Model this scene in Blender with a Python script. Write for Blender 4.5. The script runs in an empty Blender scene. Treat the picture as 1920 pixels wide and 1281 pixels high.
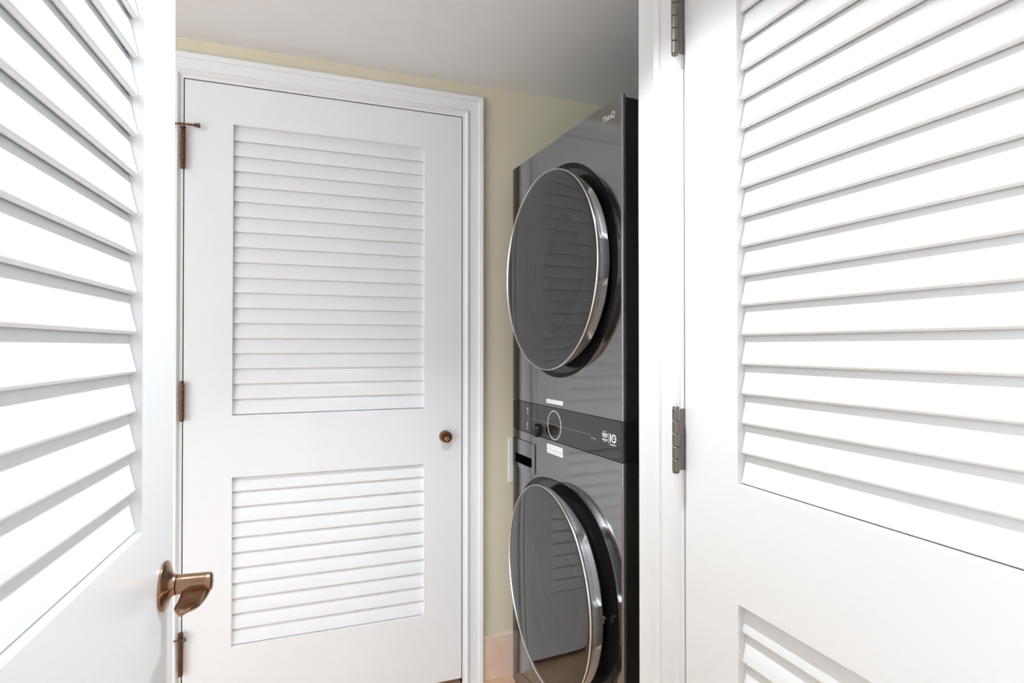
import bpy, math
from math import sin, cos, pi, radians as R, sqrt

scene = bpy.context.scene
COL = scene.collection

# ------------------------------------------------------------------ camera
cam = bpy.data.cameras.new('camera')
cam.sensor_fit = 'HORIZONTAL'; cam.sensor_width = 36.0; cam.lens = 20.4375
cam.clip_start = 0.02
cam_ob = bpy.data.objects.new('camera', cam); COL.objects.link(cam_ob)
cam_ob.location = (0, 0, 1.2206)
cam_ob.rotation_euler = (R(90.499), 0, R(-20.25))
scene.camera = cam_ob

# ------------------------------------------------------------------ light
world = bpy.data.worlds.new('world'); scene.world = world; world.use_nodes = True
bg = world.node_tree.nodes['Background']
bg.inputs[0].default_value = (0.80, 0.90, 1.0, 1); bg.inputs[1].default_value = 2.65

def lamp_spot(name, loc, energy, angle, blend, size):
    l = bpy.data.lights.new(name, 'SPOT'); l.energy = energy; l.spot_size = R(angle); l.spot_blend = blend
    l.shadow_soft_size = size; l.color = (0.87, 0.945, 1.0)
    o = bpy.data.objects.new(name, l); COL.objects.link(o); o.location = loc
    return o
CEIL = 2.1824
LAMPS = [(0.24, 0.88)]
lamp_spot('ceiling_downlight_offscreen', (0.24, 0.88, CEIL - 0.012), 40, 106, 0.6, 0.035)

scene.view_settings.view_transform = 'Standard'; scene.view_settings.look = 'None'
scene.view_settings.gamma = 1.0; scene.view_settings.use_curve_mapping = False
scene.view_settings.exposure = 0.98

# ------------------------------------------------------------------ helpers
class MB:
    def __init__(s): s.v = []; s.f = []
    def add(s, v, f):
        n = len(s.v); s.v += [tuple(p) for p in v]; s.f += [tuple(i + n for i in q) for q in f]; return s
    def box(s, x0, x1, y0, y1, z0, z1):
        return s.add([(x0,y0,z0),(x1,y0,z0),(x1,y1,z0),(x0,y1,z0),(x0,y0,z1),(x1,y0,z1),(x1,y1,z1),(x0,y1,z1)],
                     [(3,2,1,0),(4,5,6,7),(0,1,5,4),(1,2,6,5),(2,3,7,6),(3,0,4,7)])
    def rows(s, rows, closed=False, cap0=False, cap1=False):
        """skin a list of rings; closed joins the ring's ends"""
        n = len(rows[0]); f = []
        m = n if closed else n - 1
        for a in range(len(rows) - 1):
            for b in range(m):
                c = (b + 1) % n
                f.append((a*n+b, a*n+c, (a+1)*n+c, (a+1)*n+b))
        if cap0: f.append(tuple(range(n))[::-1])
        if cap1: f.append(tuple((len(rows)-1)*n + i for i in range(n)))
        return s.add([p for r in rows for p in r], f)
    def lathe(s, prof, c=(0,0,0), axis='y', seg=48, cap0=False, cap1=False):
        rows = []
        for r, h in prof:
            ring = []
            for k in range(seg):
                t = 2*pi*k/seg
                if axis == 'y': p = (c[0]+r*cos(t), c[1]+h, c[2]+r*sin(t))
                elif axis == 'x': p = (c[0]+h, c[1]+r*cos(t), c[2]+r*sin(t))
                else: p = (c[0]+r*cos(t), c[1]+r*sin(t), c[2]+h)
                ring.append(p)
            rows.append(ring)
        return s.rows(rows, True, cap0, cap1)
    def cyl(s, r, h0, h1, c=(0,0,0), axis='z', seg=20, ch=0.0):
        prof = [(r-ch,h0),(r,h0+ch),(r,h1-ch),(r-ch,h1)] if ch else [(r,h0),(r,h1)]
        return s.lathe(prof, c, axis, seg, True, True)
    def mesh(s, name, smooth=35):
        import bmesh
        me = bpy.data.meshes.new(name); me.from_pydata(s.v, [], s.f); me.validate()
        bm = bmesh.new(); bm.from_mesh(me)
        bmesh.ops.recalc_face_normals(bm, faces=bm.faces); bm.to_mesh(me); bm.free()
        if smooth:
            me.polygons.foreach_set('use_smooth', [True]*len(me.polygons))
            me.set_sharp_from_angle(angle=R(smooth))
        me.update(); return me
    def build(s, name, mat, parent=None, loc=(0,0,0), rot=(0,0,0), smooth=35, bevel=0):
        return put(name, s.mesh(name, smooth), mat, parent, loc, rot, bevel)

def put(name, me, mat=None, parent=None, loc=(0,0,0), rot=(0,0,0), bevel=0):
    if mat is not None and not me.materials: me.materials.append(mat)
    o = bpy.data.objects.new(name, me); COL.objects.link(o)
    o.location = loc; o.rotation_euler = rot
    if parent: o.parent = parent
    if bevel:
        b = o.modifiers.new('bevel', 'BEVEL'); b.width = bevel; b.segments = 2; b.limit_method = 'ANGLE'; b.angle_limit = R(40)
    return o

def empty(name, loc=(0,0,0), rz=0):
    o = bpy.data.objects.new(name, None); COL.objects.link(o); o.location = loc; o.rotation_euler = (0,0,rz)
    o.empty_display_size = 0.1
    return o

def tag(o, label, cat, group=None, kind=None):
    o['label'] = label; o['category'] = cat
    if group: o['group'] = group
    if kind: o['kind'] = kind
    return o

# ------------------------------------------------------------------ materials
def mat(name, col, rough=0.5, metal=0.0, spec=0.5, coat=0.0, var=0.0, vscale=6.0, bump=0.0, bscale=200.0, col2=None, ior=1.5, detail=3.0):
    m = bpy.data.materials.new(name); m.use_nodes = True
    nt = m.node_tree; b = nt.nodes['Principled BSDF']
    b.inputs['Base Color'].default_value = (*col, 1); b.inputs['Roughness'].default_value = rough
    b.inputs['Metallic'].default_value = metal; b.inputs['Specular IOR Level'].default_value = spec
    b.inputs['IOR'].default_value = ior
    b.inputs['Coat Weight'].default_value = coat; b.inputs['Coat Roughness'].default_value = 0.03
    tc = nt.nodes.new('ShaderNodeTexCoord')
    if var or col2:
        n = nt.nodes.new('ShaderNodeTexNoise'); n.inputs['Scale'].default_value = vscale; n.inputs['Detail'].default_value = detail
        nt.links.new(tc.outputs['Object'], n.inputs['Vector'])
        r = nt.nodes.new('ShaderNodeValToRGB')
        c2 = col2 if col2 else tuple(c*(1-var) for c in col)
        r.color_ramp.elements[0].position = 0.35; r.color_ramp.elements[1].position = 0.68
        r.color_ramp.elements[0].color = (*c2, 1); r.color_ramp.elements[1].color = (*col, 1)
        nt.links.new(n.outputs['Fac'], r.inputs['Fac']); nt.links.new(r.outputs['Color'], b.inputs['Base Color'])
    if bump:
        n = nt.nodes.new('ShaderNodeTexNoise'); n.inputs['Scale'].default_value = bscale; n.inputs['Detail'].default_value = 2
        nt.links.new(tc.outputs['Object'], n.inputs['Vector'])
        bp = nt.nodes.new('ShaderNodeBump'); bp.inputs['Strength'].default_value = bump; bp.inputs['Distance'].default_value = 0.002
        nt.links.new(n.outputs['Fac'], bp.inputs['Height']); nt.links.new(bp.outputs['Normal'], b.inputs['Normal'])
    return m

M = {}
M['white'] = mat('white_gloss_paint', (0.87, 0.87, 0.87), 0.30, var=0.015, vscale=4)
M['ceil'] = mat('ceiling_paint', (0.88, 0.88, 0.885), 0.6, var=0.02, bump=0.04, bscale=150)
M['beige'] = mat('beige_wall_paint', (0.77, 0.70, 0.515), 0.6, var=0.04, vscale=3, bump=0.08, bscale=120)
M['cornerwhite'] = mat('white_satin_board', (0.87, 0.87, 0.87), 0.45, var=0.02)
M['tile'] = mat('travertine_tile', (0.82, 0.60, 0.43), 0.35, col2=(0.70, 0.43, 0.27), vscale=9, detail=8, bump=0.1, bscale=50)
M['base'] = mat('pink_stone', (0.90, 0.69, 0.55), 0.4, col2=(0.80, 0.56, 0.43), vscale=11, detail=8, bump=0.1, bscale=70)
M['grout'] = mat('grout', (0.30, 0.22, 0.16), 0.9, var=0.15, vscale=60)
M['bronze'] = mat('brown_bronze', (0.20, 0.10, 0.055), 0.28, 1.0, var=0.35, vscale=90)
M['pewter'] = mat('grey_bronze', (0.24, 0.212, 0.20), 0.38, 0.8, var=0.15, vscale=60)
M['lever'] = mat('satin_copper_bronze', (0.44, 0.30, 0.21), 0.25, 1.0, col2=(0.33, 0.20, 0.125), vscale=40)
M['brass'] = mat('brass', (0.75, 0.42, 0.16), 0.3, 1.0, var=0.2, vscale=80)
M['rubber'] = mat('grey_rubber', (0.10, 0.09, 0.085), 0.7, var=0.2, vscale=80)
M['steel'] = mat('black_steel', (0.27, 0.265, 0.27), 0.09, 1.0, var=0.03, vscale=3, bump=0.05, bscale=7)
M['side'] = mat('dark_side_enamel', (0.012, 0.012, 0.013), 0.13, 0.0, var=0.2, vscale=3, bump=0.04, bscale=8)
M['ctrl'] = mat('dark_control_glass', (0.014, 0.014, 0.015), 0.05, 0.0, var=0.1, vscale=2, ior=1.55)
M['black'] = mat('black_plastic', (0.006, 0.006, 0.006), 0.34, spec=0.3, var=0.2, vscale=30)
M['dish'] = mat('dark_dish', (0.018, 0.018, 0.019), 0.28, 0.0, var=0.1, vscale=4, ior=1.42)
M['gasket'] = mat('grey_gasket', (0.02, 0.02, 0.02), 0.5, var=0.2, vscale=20)
M['chrome'] = mat('chrome', (0.88, 0.88, 0.88), 0.24, 1.0, var=0.04, vscale=10)
M['satin'] = mat('satin_silver', (0.66, 0.66, 0.66), 0.42, 0.85, var=0.06, vscale=10)
M['inner'] = mat('grey_inner_plastic', (0.16, 0.16, 0.16), 0.3, var=0.05, vscale=10)
M['print'] = mat('white_print', (0.82, 0.82, 0.82), 0.5, var=0.03)
M['greyprint'] = mat('grey_print', (0.30, 0.30, 0.30), 0.5, var=0.03)
M['plate'] = mat('white_plate', (0.85, 0.85, 0.83), 0.35, var=0.02)

def mat_sticker():
    m = mat('white_sticker', (0.9, 0.9, 0.9), 0.5)
    nt = m.node_tree; b = nt.nodes['Principled BSDF']
    tc = nt.nodes.new('ShaderNodeTexCoord'); mp = nt.nodes.new('ShaderNodeMapping')
    mp.inputs['Scale'].default_value = (420, 1, 90)
    n = nt.nodes.new('ShaderNodeTexNoise'); n.inputs['Scale'].default_value = 1.0; n.inputs['Detail'].default_value = 1
    r = nt.nodes.new('ShaderNodeValToRGB')
    r.color_ramp.elements[0].position = 0.44; r.color_ramp.elements[0].color = (0.25, 0.25, 0.25, 1)
    r.color_ramp.elements[1].position = 0.5; r.color_ramp.elements[1].color = (0.9, 0.9, 0.9, 1)
    sx = nt.nodes.new('ShaderNodeSeparateXYZ')
    nt.links.new(tc.outputs['Object'], sx.inputs[0])
    ab = nt.nodes.new('ShaderNodeMath'); ab.operation = 'ABSOLUTE'; nt.links.new(sx.outputs['Z'], ab.inputs[0])
    lt = nt.nodes.new('ShaderNodeMath'); lt.operation = 'LESS_THAN'; lt.inputs[1].default_value = 0.0018; nt.links.new(ab.outputs[0], lt.inputs[0])
    ax = nt.nodes.new('ShaderNodeMath'); ax.operation = 'ABSOLUTE'; nt.links.new(sx.outputs['X'], ax.inputs[0])
    lx = nt.nodes.new('ShaderNodeMath'); lx.operation = 'LESS_THAN'; lx.inputs[1].default_value = 0.046; nt.links.new(ax.outputs[0], lx.inputs[0])
    mu = nt.nodes.new('ShaderNodeMath'); mu.operation = 'MULTIPLY'
    nt.links.new(lt.outputs[0], mu.inputs[0]); nt.links.new(lx.outputs[0], mu.inputs[1])
    mx = nt.nodes.new('ShaderNodeMix'); mx.data_type = 'RGBA'; mx.inputs[6].default_value = (0.9, 0.9, 0.9, 1)
    nt.links.new(tc.outputs['Object'], mp.inputs['Vector']); nt.links.new(mp.outputs[0], n.inputs['Vector'])
    nt.links.new(n.outputs['Fac'], r.inputs['Fac'])
    nt.links.new(mu.outputs[0], mx.inputs[0]); nt.links.new(r.outputs['Color'], mx.inputs[7])
    nt.links.new(mx.outputs[2], b.inputs['Base Color'])
    return m
M['sticker'] = mat_sticker()

def mat_glass(name, tint, ior):
    """tinted door glass: a clear reflection over a darkened view of what lies behind"""
    m = bpy.data.materials.new(name); m.use_nodes = True; nt = m.node_tree
    for n in list(nt.nodes): nt.nodes.remove(n)
    out = nt.nodes.new('ShaderNodeOutputMaterial'); mix = nt.nodes.new('ShaderNodeMixShader')
    tr = nt.nodes.new('ShaderNodeBsdfTransparent'); tr.inputs[0].default_value = (*tint, 1)
    gl = nt.nodes.new('ShaderNodeBsdfGlossy'); gl.inputs['Roughness'].default_value = 0.0; gl.inputs[0].default_value = (1, 1, 1, 1)
    fr = nt.nodes.new('ShaderNodeFresnel'); fr.inputs['IOR'].default_value = ior
    nt.links.new(fr.outputs[0], mix.inputs[0]); nt.links.new(tr.outputs[0], mix.inputs[1]); nt.links.new(gl.outputs[0], mix.inputs[2])
    nt.links.new(mix.outputs[0], out.inputs[0])
    return m
M['glass'] = mat_glass('tinted_door_glass', (0.30, 0.30, 0.31), 1.66)
M['bowl'] = mat_glass('clear_bowl_glass', (0.75, 0.75, 0.75), 1.5)
def mat_emit(name, s):
    m = bpy.data.materials.new(name); m.use_nodes = True; b = m.node_tree.nodes['Principled BSDF']
    b.inputs['Emission Color'].default_value = (1, 0.98, 0.95, 1); b.inputs['Emission Strength'].default_value = s
    return m
M['lens'] = mat_emit('lamp_lens', 4.0)

# ------------------------------------------------------------------ room shell
XL, XA, YN, YB = -2.60, 1.55, -1.30, 2.046      # far end of the hall, alcove end, near end, back wall face
XW, YC = 0.684, 1.063                            # right wall face and its corner
def structure(o, label, cat): return tag(o, label, cat, kind='structure')

# floor: grout bed with single stone tiles
fl = structure(MB().box(XL-.1, XA+.1, YN, YB+.6, -0.06, -0.004).build('floor', M['grout']), 'tan stone tile floor with dark grout joints', 'floor')
S = 0.405; tile_me = None
for i in range(11):
    for j in range(9):
        x0 = XL - .01 + i*S; y0 = YN + j*S - 0.16
        x1, y1 = x0 + S - .004, y0 + S - .004
        y1c, x1c = min(y1, YB + .11), min(x1, XA + .05)
        if y1c - y0 < .02 or x1c - x0 < .02: continue
        if y1c == y1 and x1c == x1:
            if tile_me is None: tile_me = MB().box(0, S-.004, 0, S-.004, -.006, 0).mesh('tile', 0)
            put('tile', tile_me, M['tile'], fl, (x0, y0, 0))
        else:
            MB().box(0, x1c-x0, 0, y1c-y0, -.006, 0).build('tile', M['tile'], fl, (x0, y0, 0), smooth=0)

structure(MB().box(XL-.1, XA+.1, YN, YB+.1, CEIL, CEIL+.08).build('ceiling', M['ceil'], smooth=0), 'plain flat white painted ceiling', 'ceiling')

DX0, DX1 = -0.3344, 0.5620     # back door opening
DT = 2.0572
wb = MB()
wb.box(XL-.1, DX0, YB, YB+.10, 0, CEIL); wb.box(DX1, XA+.1, YB, YB+.10, 0, CEIL); wb.box(DX0, DX1, YB, YB+.10, DT, CEIL)
wb.box(DX0-.05, DX1+.05, YB+.10, YB+.14, 0, DT+.05)  # unseen backing, keeps world light from leaking through the slats
structure(wb.build('wall_back', M['beige'], smooth=0), 'beige painted wall around the closed louvered door', 'wall')
RY0, RY1 = 0.0150, 0.9110      # right door opening
wr = MB()
wr.box(XW, XW+.10, RY1, YC, 0, CEIL); wr.box(XW, XW+.10, YN, RY0, 0, CEIL); wr.box(XW, XW+.10, RY0, RY1, DT-.008, CEIL)
wr.box(XW+.10, XW+.14, RY0-.05, RY1+.05, 0, DT+.05); wr.box(XW+.10, XA, YC-.10, YC, 0, CEIL)  # first box: unseen backing added against world light behind the slats
structure(wr.build('wall_right', M['white'], smooth=0), 'white wall holding the wide louvered closet door', 'wall')
structure(MB().box(XA, XA+.1, YC-.1, YB, 0, CEIL).build('wall_alcove', M['beige'], smooth=0), 'beige wall at the end of the laundry alcove', 'wall')

structure(MB().box(-2.10, -2.00, 1.00, YB, 0, CEIL).build('wall_left_added', M['ceil'], smooth=0), 'unseen white wall added to cut the light from the left opening', 'wall')  # invented wall, partly closes the left opening to dim the world light

structure(MB().box(XL-.1, XA, YN-.1, YN, 0, CEIL).build('wall_front_added', M['white'], smooth=0), 'unseen white wall added behind the camera to cut ambient light', 'wall')  # invented wall, blocks world light that would come from behind the camera
# corner board that ends the right wall beside the laundry tower
structure(MB().box(XW-.004, XW+.0, 0.988, YC+.004, 0, CEIL).box(XW-.004, XW+.10, YC, YC+.004, 0, CEIL).build('trim_3', M['cornerwhite'], bevel=0.0012),
          'plain white corner board between hinge casing and laundry tower', 'trim')

bb = structure(empty('baseboard_back', (0, YB, 0)), 'pinkish stone skirting at the foot of the beige wall', 'baseboard')
for x0, x1 in ((0.6405, 0.944), (0.947, 1.25), (1.253, XA)):
    MB().box(x0, x1, -.011, .002, 0, .156).build('stone_piece', M['base'], bb, bevel=.0015)

# door casings -------------------------------------------------------
PROF = [(0,.030),(0,-.003),(.0085,-.003),(.0105,-.009),(.015,-.0135),(.021,-.0125),(.0255,-.008),(.028,-.0075),(.058,-.0115),(.0595,-.0165),
        (.063,-.0185),(.074,-.0185),(.077,-.016),(.0775,.002)]
def casing(name, w, top, loc, rz, label):
    """frame round an opening x 0..w, z 0..top in the door's own axes, y towards the wall"""
    e = structure(empty(name, loc, rz), label, 'door casing')
    MB().rows([[(w+a, d, z) for a, d in PROF] if z == 0 else [(w+a, d, top+a) for a, d in PROF] for z in (0, 1)]).build('side_casing', M['white'], e)
    MB().rows([[(-a, d, z) for a, d in PROF] if z == 0 else [(-a, d, top+a) for a, d in PROF] for z in (0, 1)]).build('side_casing', M['white'], e)
    MB().rows([[(-a, d, top+a) for a, d in PROF], [(w+a, d, top+a) for a, d in PROF]]).build('head_casing', M['white'], e)
    return e
casing('trim_1', DX1-DX0, DT, (DX0, YB-.002, 0), 0, 'white moulded casing framing the closed louvered door with deadbolt')
casing('trim_2', RY1-RY0, DT-.008, (XW-.002, RY1, 0), R(-90), 'white moulded casing beside the grey knuckle hinges')

# ------------------------------------------------------------------ louvered doors
DW, DH, TH, ST = 0.8904, 2.030, 0.044, 0.138
LO = (0.2454, 0.7801); UP = (0.9775, 1.9053)
def slat_mesh():
    L, t, th = 0.0585, 0.0090, math.atan(0.0105/0.0488)
    r = t/2; ux, uz = sin(th), cos(th); nx, nz = -cos(th), sin(th)     # u: up the slat, n: out of the front
    pts = []
    for k in range(9):                                                # lower rounded edge
        a = pi*k/8; ca, sa = cos(a), sin(a)
        pts.append((nx*r*ca - ux*r*sa*0.9, nz*r*ca - uz*r*sa*0.9))
    for k in range(5):
        a = pi*k/4; ca, sa = cos(a), sin(a)
        pts.append((ux*L - nx*r*ca + ux*r*sa*.6, uz*L - nz*r*ca + uz*r*sa*.6))
    zmin = min(p[1] for p in pts); ymin = min(p[0] for p in pts)
    pts = [(p[0]-ymin+0.0075, p[1]-zmin) for p in pts]
    w = DW - 2*ST + .008
    return MB().rows([[(0, y, z) for y, z in pts], [(w, y, z) for y, z in pts]], True, True, True).mesh('slat', 40)
SLAT = slat_mesh(); SLAT.materials.append(M['white'])
def frame_mesh():
    """stiles and rails under one coat of paint: a slab with two louver openings"""
    xs = [0, ST, DW-ST, DW]; zs = [0, LO[0], LO[1], UP[0], UP[1], DH]
    hole = lambda i, j: i == 1 and j in (1, 3)
    mb = MB(); n = len(xs)
    for y in (0, TH): mb.v += [(x, y, z) for z in zs for x in xs]
    ix = lambda i, j, k: k*n*len(zs) + j*n + i
    for j in range(5):
        for i in range(3):
            if hole(i, j): continue
            for k in (0, 1): mb.f.append((ix(i,j,k), ix(i+1,j,k), ix(i+1,j+1,k), ix(i,j+1,k)))
            for di, dj, p, q in ((0,-1,(i,j),(i+1,j)), (0,1,(i,j+1),(i+1,j+1)), (-1,0,(i,j),(i,j+1)), (1,0,(i+1,j),(i+1,j+1))):
                u, w = i+di, j+dj
                if not (0 <= u < 3 and 0 <= w < 5) or hole(u, w):
                    mb.f.append((ix(*p,0), ix(*q,0), ix(*q,1), ix(*p,1)))
    m_ = mb.mesh('door_frame', 0); m_.materials.append(M['white']); return m_
FRM = frame_mesh()
def louvered_door(name, loc, rz, label):
    e = structure(empty(name, loc, rz), label, 'door')
    put('door_frame', FRM, None, e, bevel=.0012)
    for (a, b), n in ((UP, 19), (LO, 11)):
        p = (b - a)/n
        for i in range(n): put('slat', SLAT, None, e, (ST-.004, 0, a + .0009 + i*p))
    return e

# hinge: five knuckles on a pin, leaf plates running back into the gap
def knuckle_mesh(i, h):
    return MB().cyl(.0068, 0, h-.0012, axis='z', seg=18, ch=.0009).mesh('knuckle', 30)
def hinge(parent, z, m, proud=.019, h=.118, plate=True, x=-.0015):
    hg = empty('hinge', (x, 0, z)); hg.parent = parent
    k = h/5; me = knuckle_mesh(0, k)
    for i in range(5): put('knuckle', me, m, hg, (0, -proud, i*k))
    MB().cyl(.0062, -.003, 0, (0, -proud, 0), seg=18, ch=.001).cyl(.0062, h-.0006, h+.003, (0, -proud, 0), seg=18, ch=.001).build('pin', m, hg)
    pm = MB().box(-.0012, .0014, -proud+.0100, .03, .002, h-.002)
    for i in (1, 3): pm.box(-.0012, .0014, -proud, -proud+.0100, i*k, (i+1)*k-.0006)
    pm.build('leaf_plate', m, hg, smooth=0)
    return hg

# closed door in the back wall
d1 = louvered_door('door_1', (-0.3314, 2.0413, 0.024), 0, 'closed white louvered door with round bronze deadbolt in beige wall')
h_top = hinge(d1, 1.748, M['bronze'], proud=.014)
hinge(d1, 0.9695, M['bronze'], proud=.014)
h_bot = hinge(d1, 0.190, M['bronze'], proud=.014)
# pin door stop on the top hinge
MB().cyl(.0085, 0, .006, (0, -.014, .122), seg=18, ch=.001).cyl(.003, -.012, .034, (0, -.018, .1345), 'x', 12).cyl(.0058, .030, .040, (0, -.018, .1345), 'x', 16, .001) \
    .cyl(.0024, -.030, -.004, (0, -.020, .132), 'x', 10).build('stop_arm', M['bronze'], h_top)
MB().cyl(.0072, .0385, .047, (0, -.018, .1345), 'x', 16, .0015).build('rubber_tip', M['rubber'], h_top, rot=(0, 0, 0))
MB().cyl(.0065, -.038, -.028, (0, -.020, .132), 'x', 16, .0015).build('rubber_tip', M['rubber'], h_top)
MB().cyl(.0075, .118, .130, (0, -.014, 0), seg=18, ch=.001).cyl(.0026, -.018, .010, (0, -.020, .110), 'x', 10).build('stop_arm', M['bronze'], h_bot)
MB().cyl(.0062, .007, .0155, (0, -.020, .110), 'x', 16, .0015).build('rubber_tip', M['rubber'], h_bot)
# deadbolt
db = MB().lathe([(.0215,0),(.0212,-.006),(.0205,-.012),(.0195,-.028),(.0185,-.030),(.0001,-.030)], seg=40).build('deadbolt', M['bronze'], d1, (0.8285, 0, 0.8754))
MB().lathe([(.0080,-.0295),(.0080,-.0310),(.0070,-.0318),(.0001,-.0318)], (0, 0, -.006), seg=24).build('key_cylinder', M['brass'], db)
MB().box(-.0008, .0008, -.0322, -.031, -.011, -.003).build('keyhole', M['black'], db, smooth=0)

# closed door in the right wall
d3 = louvered_door('door_3', (0.680, 0.9085, 0.016), R(-90), 'wide white louvered closet door hung on grey knuckle hinges')
for z in (1.752, 0.9725, 0.193): hinge(d3, z, M['pewter'], proud=.0195)

# open door on the left
d2 = louvered_door('door_2', (-0.2279, 0.0809, 0.013), R(86.25), 'open white louvered door with copper bronze lever handle')
lh = empty('lever_handle', (DW-.0445, 0, .876)); lh.parent = d2
MB().lathe([(.0330,0),(.0335,-.0012),(.0332,-.0028),(.0315,-.0040),(.026,-.0058),(.020,-.0080),(.0158,-.0105),(.0140,-.0130),(.0135,-.0155)], seg=56).build('rosette', M['lever'], lh)
MB().lathe([(.0124,-.0150),(.0124,-.0172)], seg=40).build('collar', M['black'], lh)
# lever: round shank that turns into a paddle pointing back along the door
def lever_mesh():
    mb = MB()
    mb.lathe([(.0001,-.0165),(.0130,-.0166),(.0135,-.0178),(.0131,-.035),(.0130,-.052),(.0126,-.0585),(.011,-.0605),(.0001,-.0612)], seg=40)
    rows = []; n = 16; Lg = .074
    for i in range(n + 1):
        s = i/n
        out = .0600 - .0065*s - .0055*s*s                # far edge from the door
        inn = .0225 + .003*s
        if s > .50:
            q = (s-.50)/.50; mid = (out+inn)/2 + .001*q; hw = (out-inn)/2*sqrt(max(0.0, 1-q**2.6))
            out, inn = mid+hw+.0005, mid-hw-.0005
        zc = -.0075 - .0060*sin(pi*min(1, s*1.15)) - .0015*s       # dips below the shank, then levels out
        t = .0052*(1-s) + .0026
        ring = []
        for k in range(20):
            a = 2*pi*k/20
            ca, sa = cos(a), sin(a)
            w = (out-inn)/2
            px = (abs(ca)**.7)*(1 if ca > 0 else -1); pz = (abs(sa)**.8)*(1 if sa > 0 else -1)
            dish = .0030*(1-px*px)*min(1, s*3)
            ring.append((.004 - (Lg+.006)*s, -((out+inn)/2 + w*px), zc + t*pz - dish))
        rows.append(ring)
    mb.rows(rows, True, True, True)
    return mb
lever_mesh().build('lever', M['lever'], lh, smooth=50)

# ------------------------------------------------------------------ laundry tower
T = tag(empty('laundry_tower', (0.73275, 1.590, 0), R(-87)), 'tall dark grey stacked washer and dryer tower with two round glass doors', 'washer dryer')
HW, RE = 0.3425, 0.006           # half width, edge rounding
ZB, Z1, Z2, Z3 = 0.055, 0.9335, 1.0350, 1.8470
cab = MB()
sec = [(-HW+.002, .010), (-HW+.002, .70), (HW-.002, .70), (HW-.002, .010)]
cab.rows([[(x, y, z) for x, y in sec] for z in (.02, Z3-.006)], True, True, True)
cabo = cab.build('cabinet', M['side'], T, bevel=.003)
MB().box(-HW+.012, HW-.012, .012, .69, Z3-.008, Z3).build('top_cover', M['side'], T, bevel=.003)
for sx in (-1, 1):
    for y in (.06, .64): MB().cyl(.02, 0, .022, (sx*.29, y, 0), seg=20, ch=.002).build('foot', M['black'], T)
MB().box(-HW+.01, HW-.01, .008, .02, .022, ZB).build('kick_panel', M['black'], T)

def edge_profile():
    """quarter round from the front plane back to the side"""
    return [(HW-RE + RE*sin(a), RE - RE*cos(a)) for a in [pi/2*k/6 for k in range(7)]] + [(HW, .009)]
def panel(name, z0, z1, mt, hole=None, windows=()):
    mb = MB(); xe = HW - RE
    if hole is None:
        mb.rows([[(-xe, 0, z), (xe, 0, z)] for z in (z0, z1)])
    else:
        cx, cz, rx, rz, n = hole; N = 120; inner = []; outer = []
        for k in range(N):
            t = 2*pi*k/N; c_, s_ = cos(t), sin(t)
            q = (abs(c_)**n + abs(s_)**n)**(-1/n)
            inner.append((cx+rx*q*c_, 0, cz+rz*q*s_))
            f = min(((xe-cx) if c_ > 0 else (xe+cx))/max(abs(c_), 1e-6), ((z1-cz) if s_ > 0 else (cz-z0))/max(abs(s_), 1e-6))
            outer.append([cx+f*c_, 0, cz+f*s_])
        for X, Z in ((-xe, z0), (xe, z0), (-xe, z1), (xe, z1)):
            p = min(outer, key=lambda o: (o[0]-X)**2 + (o[2]-Z)**2); p[0], p[2] = X, Z
        mb.rows([outer, inner], True)
    ep = edge_profile()
    for z in (z0, z1):
        a = [(-x, y, z) for x, y in ep[::-1]] + [(x, y, z) for x, y in ep]
        mb.add(a, [tuple(range(len(a)))])
    o = mb.build(name, mt, T, smooth=30)
    for sg in (1, -1): MB().rows([[(sg*x, y, z) for x, y in ep] for z in (z0, z1)]).build('edge_strip', mt, o, smooth=60)
    return o
DRY = (0.0, 1.4436, 0.3225, 0.316, 2.05); WSH = (0.0, 0.4930, 0.3260, 0.3240, 2.45)
panel('dryer_front', Z2+.0012, Z3, M['steel'], DRY)
panel('control_panel', Z1+.0008, Z2-.0008, M['ctrl'])
pw = panel('washer_front', ZB, Z1-.0012, M['steel'], WSH)

def dish(name, H, cxo, czo, prof, mt):
    """recess skinned from the panel's opening to a round throat"""
    cx, cz, rx, rz, n = H; N = 120; rows = []
    for s, y, blend in prof:
        ring = []
        for k in range(N):
            t = 2*pi*k/N; c_, s_ = cos(t), sin(t)
            q = (abs(c_)**n + abs(s_)**n)**(-1/n)
            ax_, az_ = cx+rx*q*c_, cz+rz*q*s_
            bx_, bz_ = cxo+s*c_, czo+s*s_
            ring.append((ax_*(1-blend)+bx_*blend, y, az_*(1-blend)+bz_*blend))
        rows.append(ring)
    return MB().rows(rows, True).build(name, mt, T, smooth=60)
for H, (dx, dz), nm in ((DRY, (.0, 1.4436), 'dryer'), (WSH, (.0, .5145), 'washer')):
    dish('door_recess', H, dx, dz, [(0,0,0),(.30,.0025,.12),(.285,.009,.38),(.272,.018,.70),(.262,.027,.92),(.255,.034,1.0),(.250,.050,1.0)], M['dish'])
    MB().lathe([(.2505,.048),(.246,.043),(.236,.043),(.228,.050),(.222,.070),(.222,.16),(.19,.24),(.12,.29),(.0005,.30)], (dx, 0, dz), seg=72).build('drum_mouth', M['gasket'], T, smooth=60)

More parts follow.
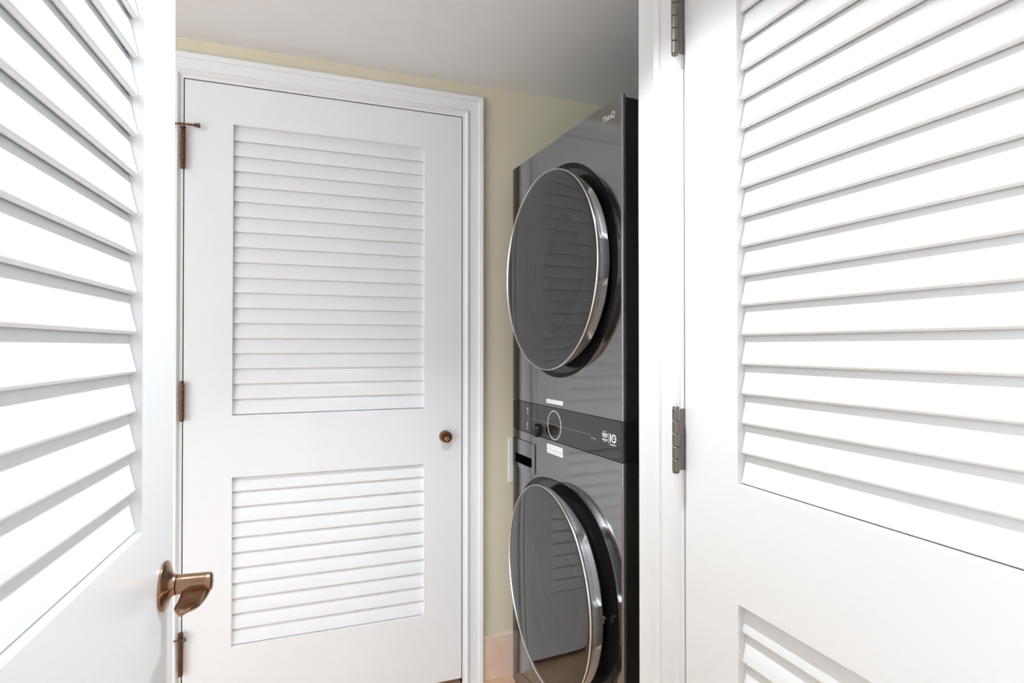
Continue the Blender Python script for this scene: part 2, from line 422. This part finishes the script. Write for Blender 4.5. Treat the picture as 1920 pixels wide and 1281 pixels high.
def door(name, c, r, prot, ajar, label):
    """round glass door; own axes: x right, y into the machine, origin at the middle of the glass front"""
    e = empty(name, (c[0], -prot, c[1])); e.rotation_euler = (0, 0, -ajar); e.parent = T; e['label'] = label
    g = r - .0028
    # glass disc with a slight crown
    prof = [(g, .0045), (g, .0012), (g-.0015, .0002)] + [(g*q, -.0035*(1-q*q)) for q in (.95, .85, .7, .5, .3, .12)] + [(.0005, -.0035)]
    MB().lathe(prof, seg=112).build('glass', M['glass'], e, smooth=60)
    # bright edge ring
    MB().lathe([(g-.0002,.0045),(g-.0002,.0006),(g+.0012,-.0006),(r,.0004),(r+.0006,.003),(r-.0004,.007),(r-.003,.0085),(g-.002,.0085)], seg=112).build('rim', M['chrome'], e, smooth=50)
    # silver side band with scooped grip pockets on the opening side
    rows = []; N = 180
    for k in range(N + 1):
        t = 2*pi*k/N; d = math.degrees(math.atan2(sin(t), cos(t))); a = abs(d)
        wide = .014 + .021*max(0, min(1, (78-a)/30)) if a < 78 else .014
        wide = max(.010, wide)
        pk = 0.0
        if 11 < a < 47: pk = min(1, (a-11)/1.5, (47-a)/2.5)
        ring = []
        for q in [j/10 for j in range(11)]:
            y = .0075 + wide*q
            rad = r - .0025 - .010*q*q*(wide/.035)
            if pk:
                sc = max(0.0, 1 - ((q-.48)/.40)**4) if abs(q-.48) < .40 else 0.0
                rad -= .017*pk*sc
            ring.append((rad*cos(t), y, rad*sin(t)))
        ring.append(((r-.022)*cos(t), .0085+wide, (r-.022)*sin(t)))
        ring.append(((r-.045)*cos(t), .012+wide, (r-.045)*sin(t)))
        rows.append(ring)
    MB().rows(rows).build('handle_band', M['satin'], e, smooth=40)
    # dark mask behind the glass with a round window, bowl behind it
    MB().lathe([(g-.002,.0065),(.196,.0075),(.190,.012),(.186,.030)], seg=96).build('window_mask', M['black'], e, smooth=50)
    MB().lathe([(r-.040,.036),(.246,.043),(.243,.058),(.236,.064),(.200,.062),(.186,.030)], seg=96).build('inner_frame', M['inner'], e, smooth=50)
    MB().lathe([(.187,.028),(.182,.060),(.165,.098),(.135,.118),(.085,.128),(.0005,.131)], seg=80).build('glass_bowl', M['bowl'], e, smooth=60)
    lt = MB().box(.2440, .2520, .050, .062, -.012, .010)
    lt.box(.2515, .2600, .046, .049, .004, .008).box(.2515, .2600, .059, .062, .004, .008).box(.2570, .2600, .046, .062, .004, .008)
    lt.build('latch', M['chrome'], e, smooth=0, bevel=.0006)
    return e
door('dryer_door', (0.012, 1.4436), 0.2928, 0.048, 0.0, 'upper round tinted glass door with silver edge')
door('washer_door', (0.003, 0.5150), 0.2903, 0.050, R(2.5), 'lower round tinted glass door standing slightly ajar')

# detergent drawer
dr = MB(); X0, X1, ZA, ZC = -0.3330, -0.1555, 0.8060, 0.9025
ox0, ox1, oz0, oz1 = -0.3100, -0.1770, 0.8215, 0.8530
for a in ((X0, X1, oz1, ZC), (X0, X1, ZA, oz0), (X0, ox0, oz0, oz1), (ox1, X1, oz0, oz1)):
    dr.box(a[0], a[1], -.0030, .004, a[2], a[3])
dro = dr.build('detergent_drawer', M['steel'], T, smooth=0)
g_ = .0013
MB().box(X0-g_, X1+g_, -.0006, .002, ZC, ZC+g_).box(X0-g_, X1+g_, -.0006, .002, ZA-g_, ZA).box(X0-g_, X0, -.0006, .002, ZA, ZC) \
    .box(X1, X1+g_, -.0006, .002, ZA, ZC).build('seam', M['black'], dro, smooth=0)
def cut_window(me, x0, x1, z0, z1):
    """open a rectangular hole through the front faces of a mesh"""
    import bmesh
    bm = bmesh.new(); bm.from_mesh(me)
    for co, no in (((x0,0,0),(1,0,0)), ((x1,0,0),(1,0,0)), ((0,0,z0),(0,0,1)), ((0,0,z1),(0,0,1))):
        bmesh.ops.bisect_plane(bm, geom=bm.verts[:]+bm.edges[:]+bm.faces[:], plane_co=co, plane_no=no)
    kill = []
    for f in bm.faces:
        c = f.calc_center_median()
        if x0 < c.x < x1 and z0 < c.z < z1 and c.y < .02: kill.append(f)
    bmesh.ops.delete(bm, geom=kill, context='FACES'); bm.to_mesh(me); bm.free(); me.update()
cut_window(pw.data, ox0, ox1, oz0, oz1); cut_window(cabo.data, ox0, ox1, oz0, oz1)
D_ = .055
MB().add([(ox0,-.001,oz0),(ox1,-.001,oz0),(ox1,-.001,oz1),(ox0,-.001,oz1),(ox0,D_,oz0),(ox1,D_,oz0),(ox1,D_,oz1),(ox0,D_,oz1)],
         [(4,5,6,7),(0,1,5,4),(1,2,6,5),(2,3,7,6),(3,0,4,7)]).build('grip_recess', M['black'], dro, smooth=0)

# control panel: knob, dial ring, print
kn = MB().lathe([(.0225,0),(.0222,-.003),(.0205,-.010),(.0185,-.0125),(.0001,-.0130)], seg=48).build('knob', M['black'], T, (-0.1400, 0, 0.9510))
MB().box(-.0009, .0009, -.0136, -.0122, .004, .015).build('knob_mark', M['greyprint'], kn, smooth=0)
MB().lathe([(.0422,0),(.0422,-.0006),(.0432,-.0008),(.0441,-.0006),(.0441,0)], seg=96).build('dial_ring', M['print'], T, (-0.0220, 0, 0.9815))
MB().box(-.223, .192, -.0003, .0002, .9824, .9832).build('panel_line', M['greyprint'], T, smooth=0)
for i, (x, z) in enumerate(((-.2148, 1.0085), (-.2165, .958))):
    mb = MB()
    mb.rows([[(rr*cos(t), -.0004, .0065+rr*sin(t)*1.25) for rr in (.0036, .0050)] for t in [2*pi*k/28 for k in range(29)]])
    if i: mb.box(-.0012, .0012, -.0005, 0, .0125, .0155)
    else: mb.box(-.0006, .0006, -.0005, 0, .0065, .0115)
    for k in range(3): mb.box(-.0055+k*.004, -.0025+k*.004, -.0004, 0, -.0075, -.0050)
    mb.build('button_icon', M['print'], T, (x, 0, z-.004), smooth=0)
mb = MB()
for k, w in enumerate((.005, .004, .006, .005)): mb.box(.192+k*.0068, .192+k*.0068+w, -.0004, 0, .9735, .9765)
mb.build('small_print', M['greyprint'], T, smooth=0)

def lettering(txt, size, x, z, y, mt, name='lettering', bold=0.0, xs=1.0):
    cu = bpy.data.curves.new(name, 'FONT'); cu.body = txt; cu.size = size; cu.extrude = .0002; cu.offset = bold
    ob = bpy.data.objects.new(name + '_curve', cu); COL.objects.link(ob)
    dg = bpy.context.evaluated_depsgraph_get(); dg.update()
    me = bpy.data.meshes.new_from_object(ob.evaluated_get(dg)); bpy.data.objects.remove(ob); bpy.data.curves.remove(cu)
    me.name = name; me.materials.clear(); me.materials.append(mt)
    o = put(name, me, None, T, (x, y, z), (R(90), 0, 0)); o.scale = (xs, 1, 1)
    return o
lettering('ThinQ', .0215, .2535, 1.8020, -.0004, M['print'])
# ten year badge: numeral one, ring, underline and rows of tiny print beside it
lettering('1', .0300, .2800, .9770, -.0004, M['print'], bold=.0010)
MB().rows([[(.3035+rr*cos(t), -.0005, .9878+rr*sin(t)) for rr in (.0068, .0112)] for t in [2*pi*k/36 for k in range(37)]]).build('badge_ring', M['print'], T, smooth=0)
MB().box(.2990, .3080, -.0005, 0, .9868, .9888).build('badge_mark', M['print'], T, smooth=0)
mb = MB(); mb.box(.2850, .3120, -.0005, 0, .9705, .9725)
mb.box(.2800-.0018, .2800-.0010, -.0005, 0, .9720, 1.000)
for k, (a, b, h) in enumerate(((.006, .018, .0016), (.000, .027, .0028), (.001, .026, .0028), (.004, .022, .0012), (.000, .0125, .0026), (.008, .018, .0018))):
    z = 1.0010 - k*.0049
    mb.box(.2480+a, .2480+b, -.0005, 0, z-h, z)
mb.box(.2480+.0145, .2480+.027, -.0005, 0, 1.0010-4*.0049-.0026, 1.0010-4*.0049)
mb.build('badge_print', M['print'], T, smooth=0)
for x0, x1, z0, z1 in ((-.0745, .0326, 1.0462, 1.0586), (-.0702, .0312, .9062, .9198), (-.0702, .0327, .8925, .9045)):
    cx, cz = (x0+x1)/2, (z0+z1)/2
    MB().box(x0-cx, x1-cx, -.0007, .0002, z0-cz, z1-cz).build('sticker', M['sticker'], T, (cx, 0, cz), smooth=0)
# release catch on the near side of the control section
MB().lathe([(.010,.0),(.010,.0012),(.0075,.0018),(.0001,.0018)], axis='x', seg=28).build('side_cap', M['black'], T, (HW-.001, .075, .985))
MB().box(HW-.002, HW+.0006, .010, .69, Z1, Z2).build('side_band', M['black'], T, smooth=0, bevel=.0005)

# ------------------------------------------------------------------ small things
wp = tag(empty('utility_plate', (0.7400, YB, 0.796)), 'white rectangular wall plate half hidden behind the laundry tower', 'wall plate')
MB().box(0, .115, -.006, .001, -.083, .083).build('cover', M['plate'], wp, bevel=.0015)
MB().box(.018, .097, -.0075, -.005, -.062, .062).build('inset', M['plate'], wp, bevel=.001)
for sz in (-1, 1): MB().cyl(.003, -.0068, -.005, (.0575, 0, sz*.073), 'y', 12).build('screw', M['satin'], wp)

for x, y in LAMPS:
    dl = tag(empty('recessed_downlight_offscreen', (x, y, CEIL)), 'round recessed ceiling downlight over the hall between the louvered doors', 'downlight')
    MB().lathe([(.062,0),(.062,-.003),(.056,-.006),(.047,-.006),(.045,.0005)], axis='z', seg=48).build('trim_ring', M['white'], dl)
    MB().lathe([(.046,-.0005),(.0001,-.0005)], axis='z', seg=40).build('lens_offscreen', M['lens'], dl)
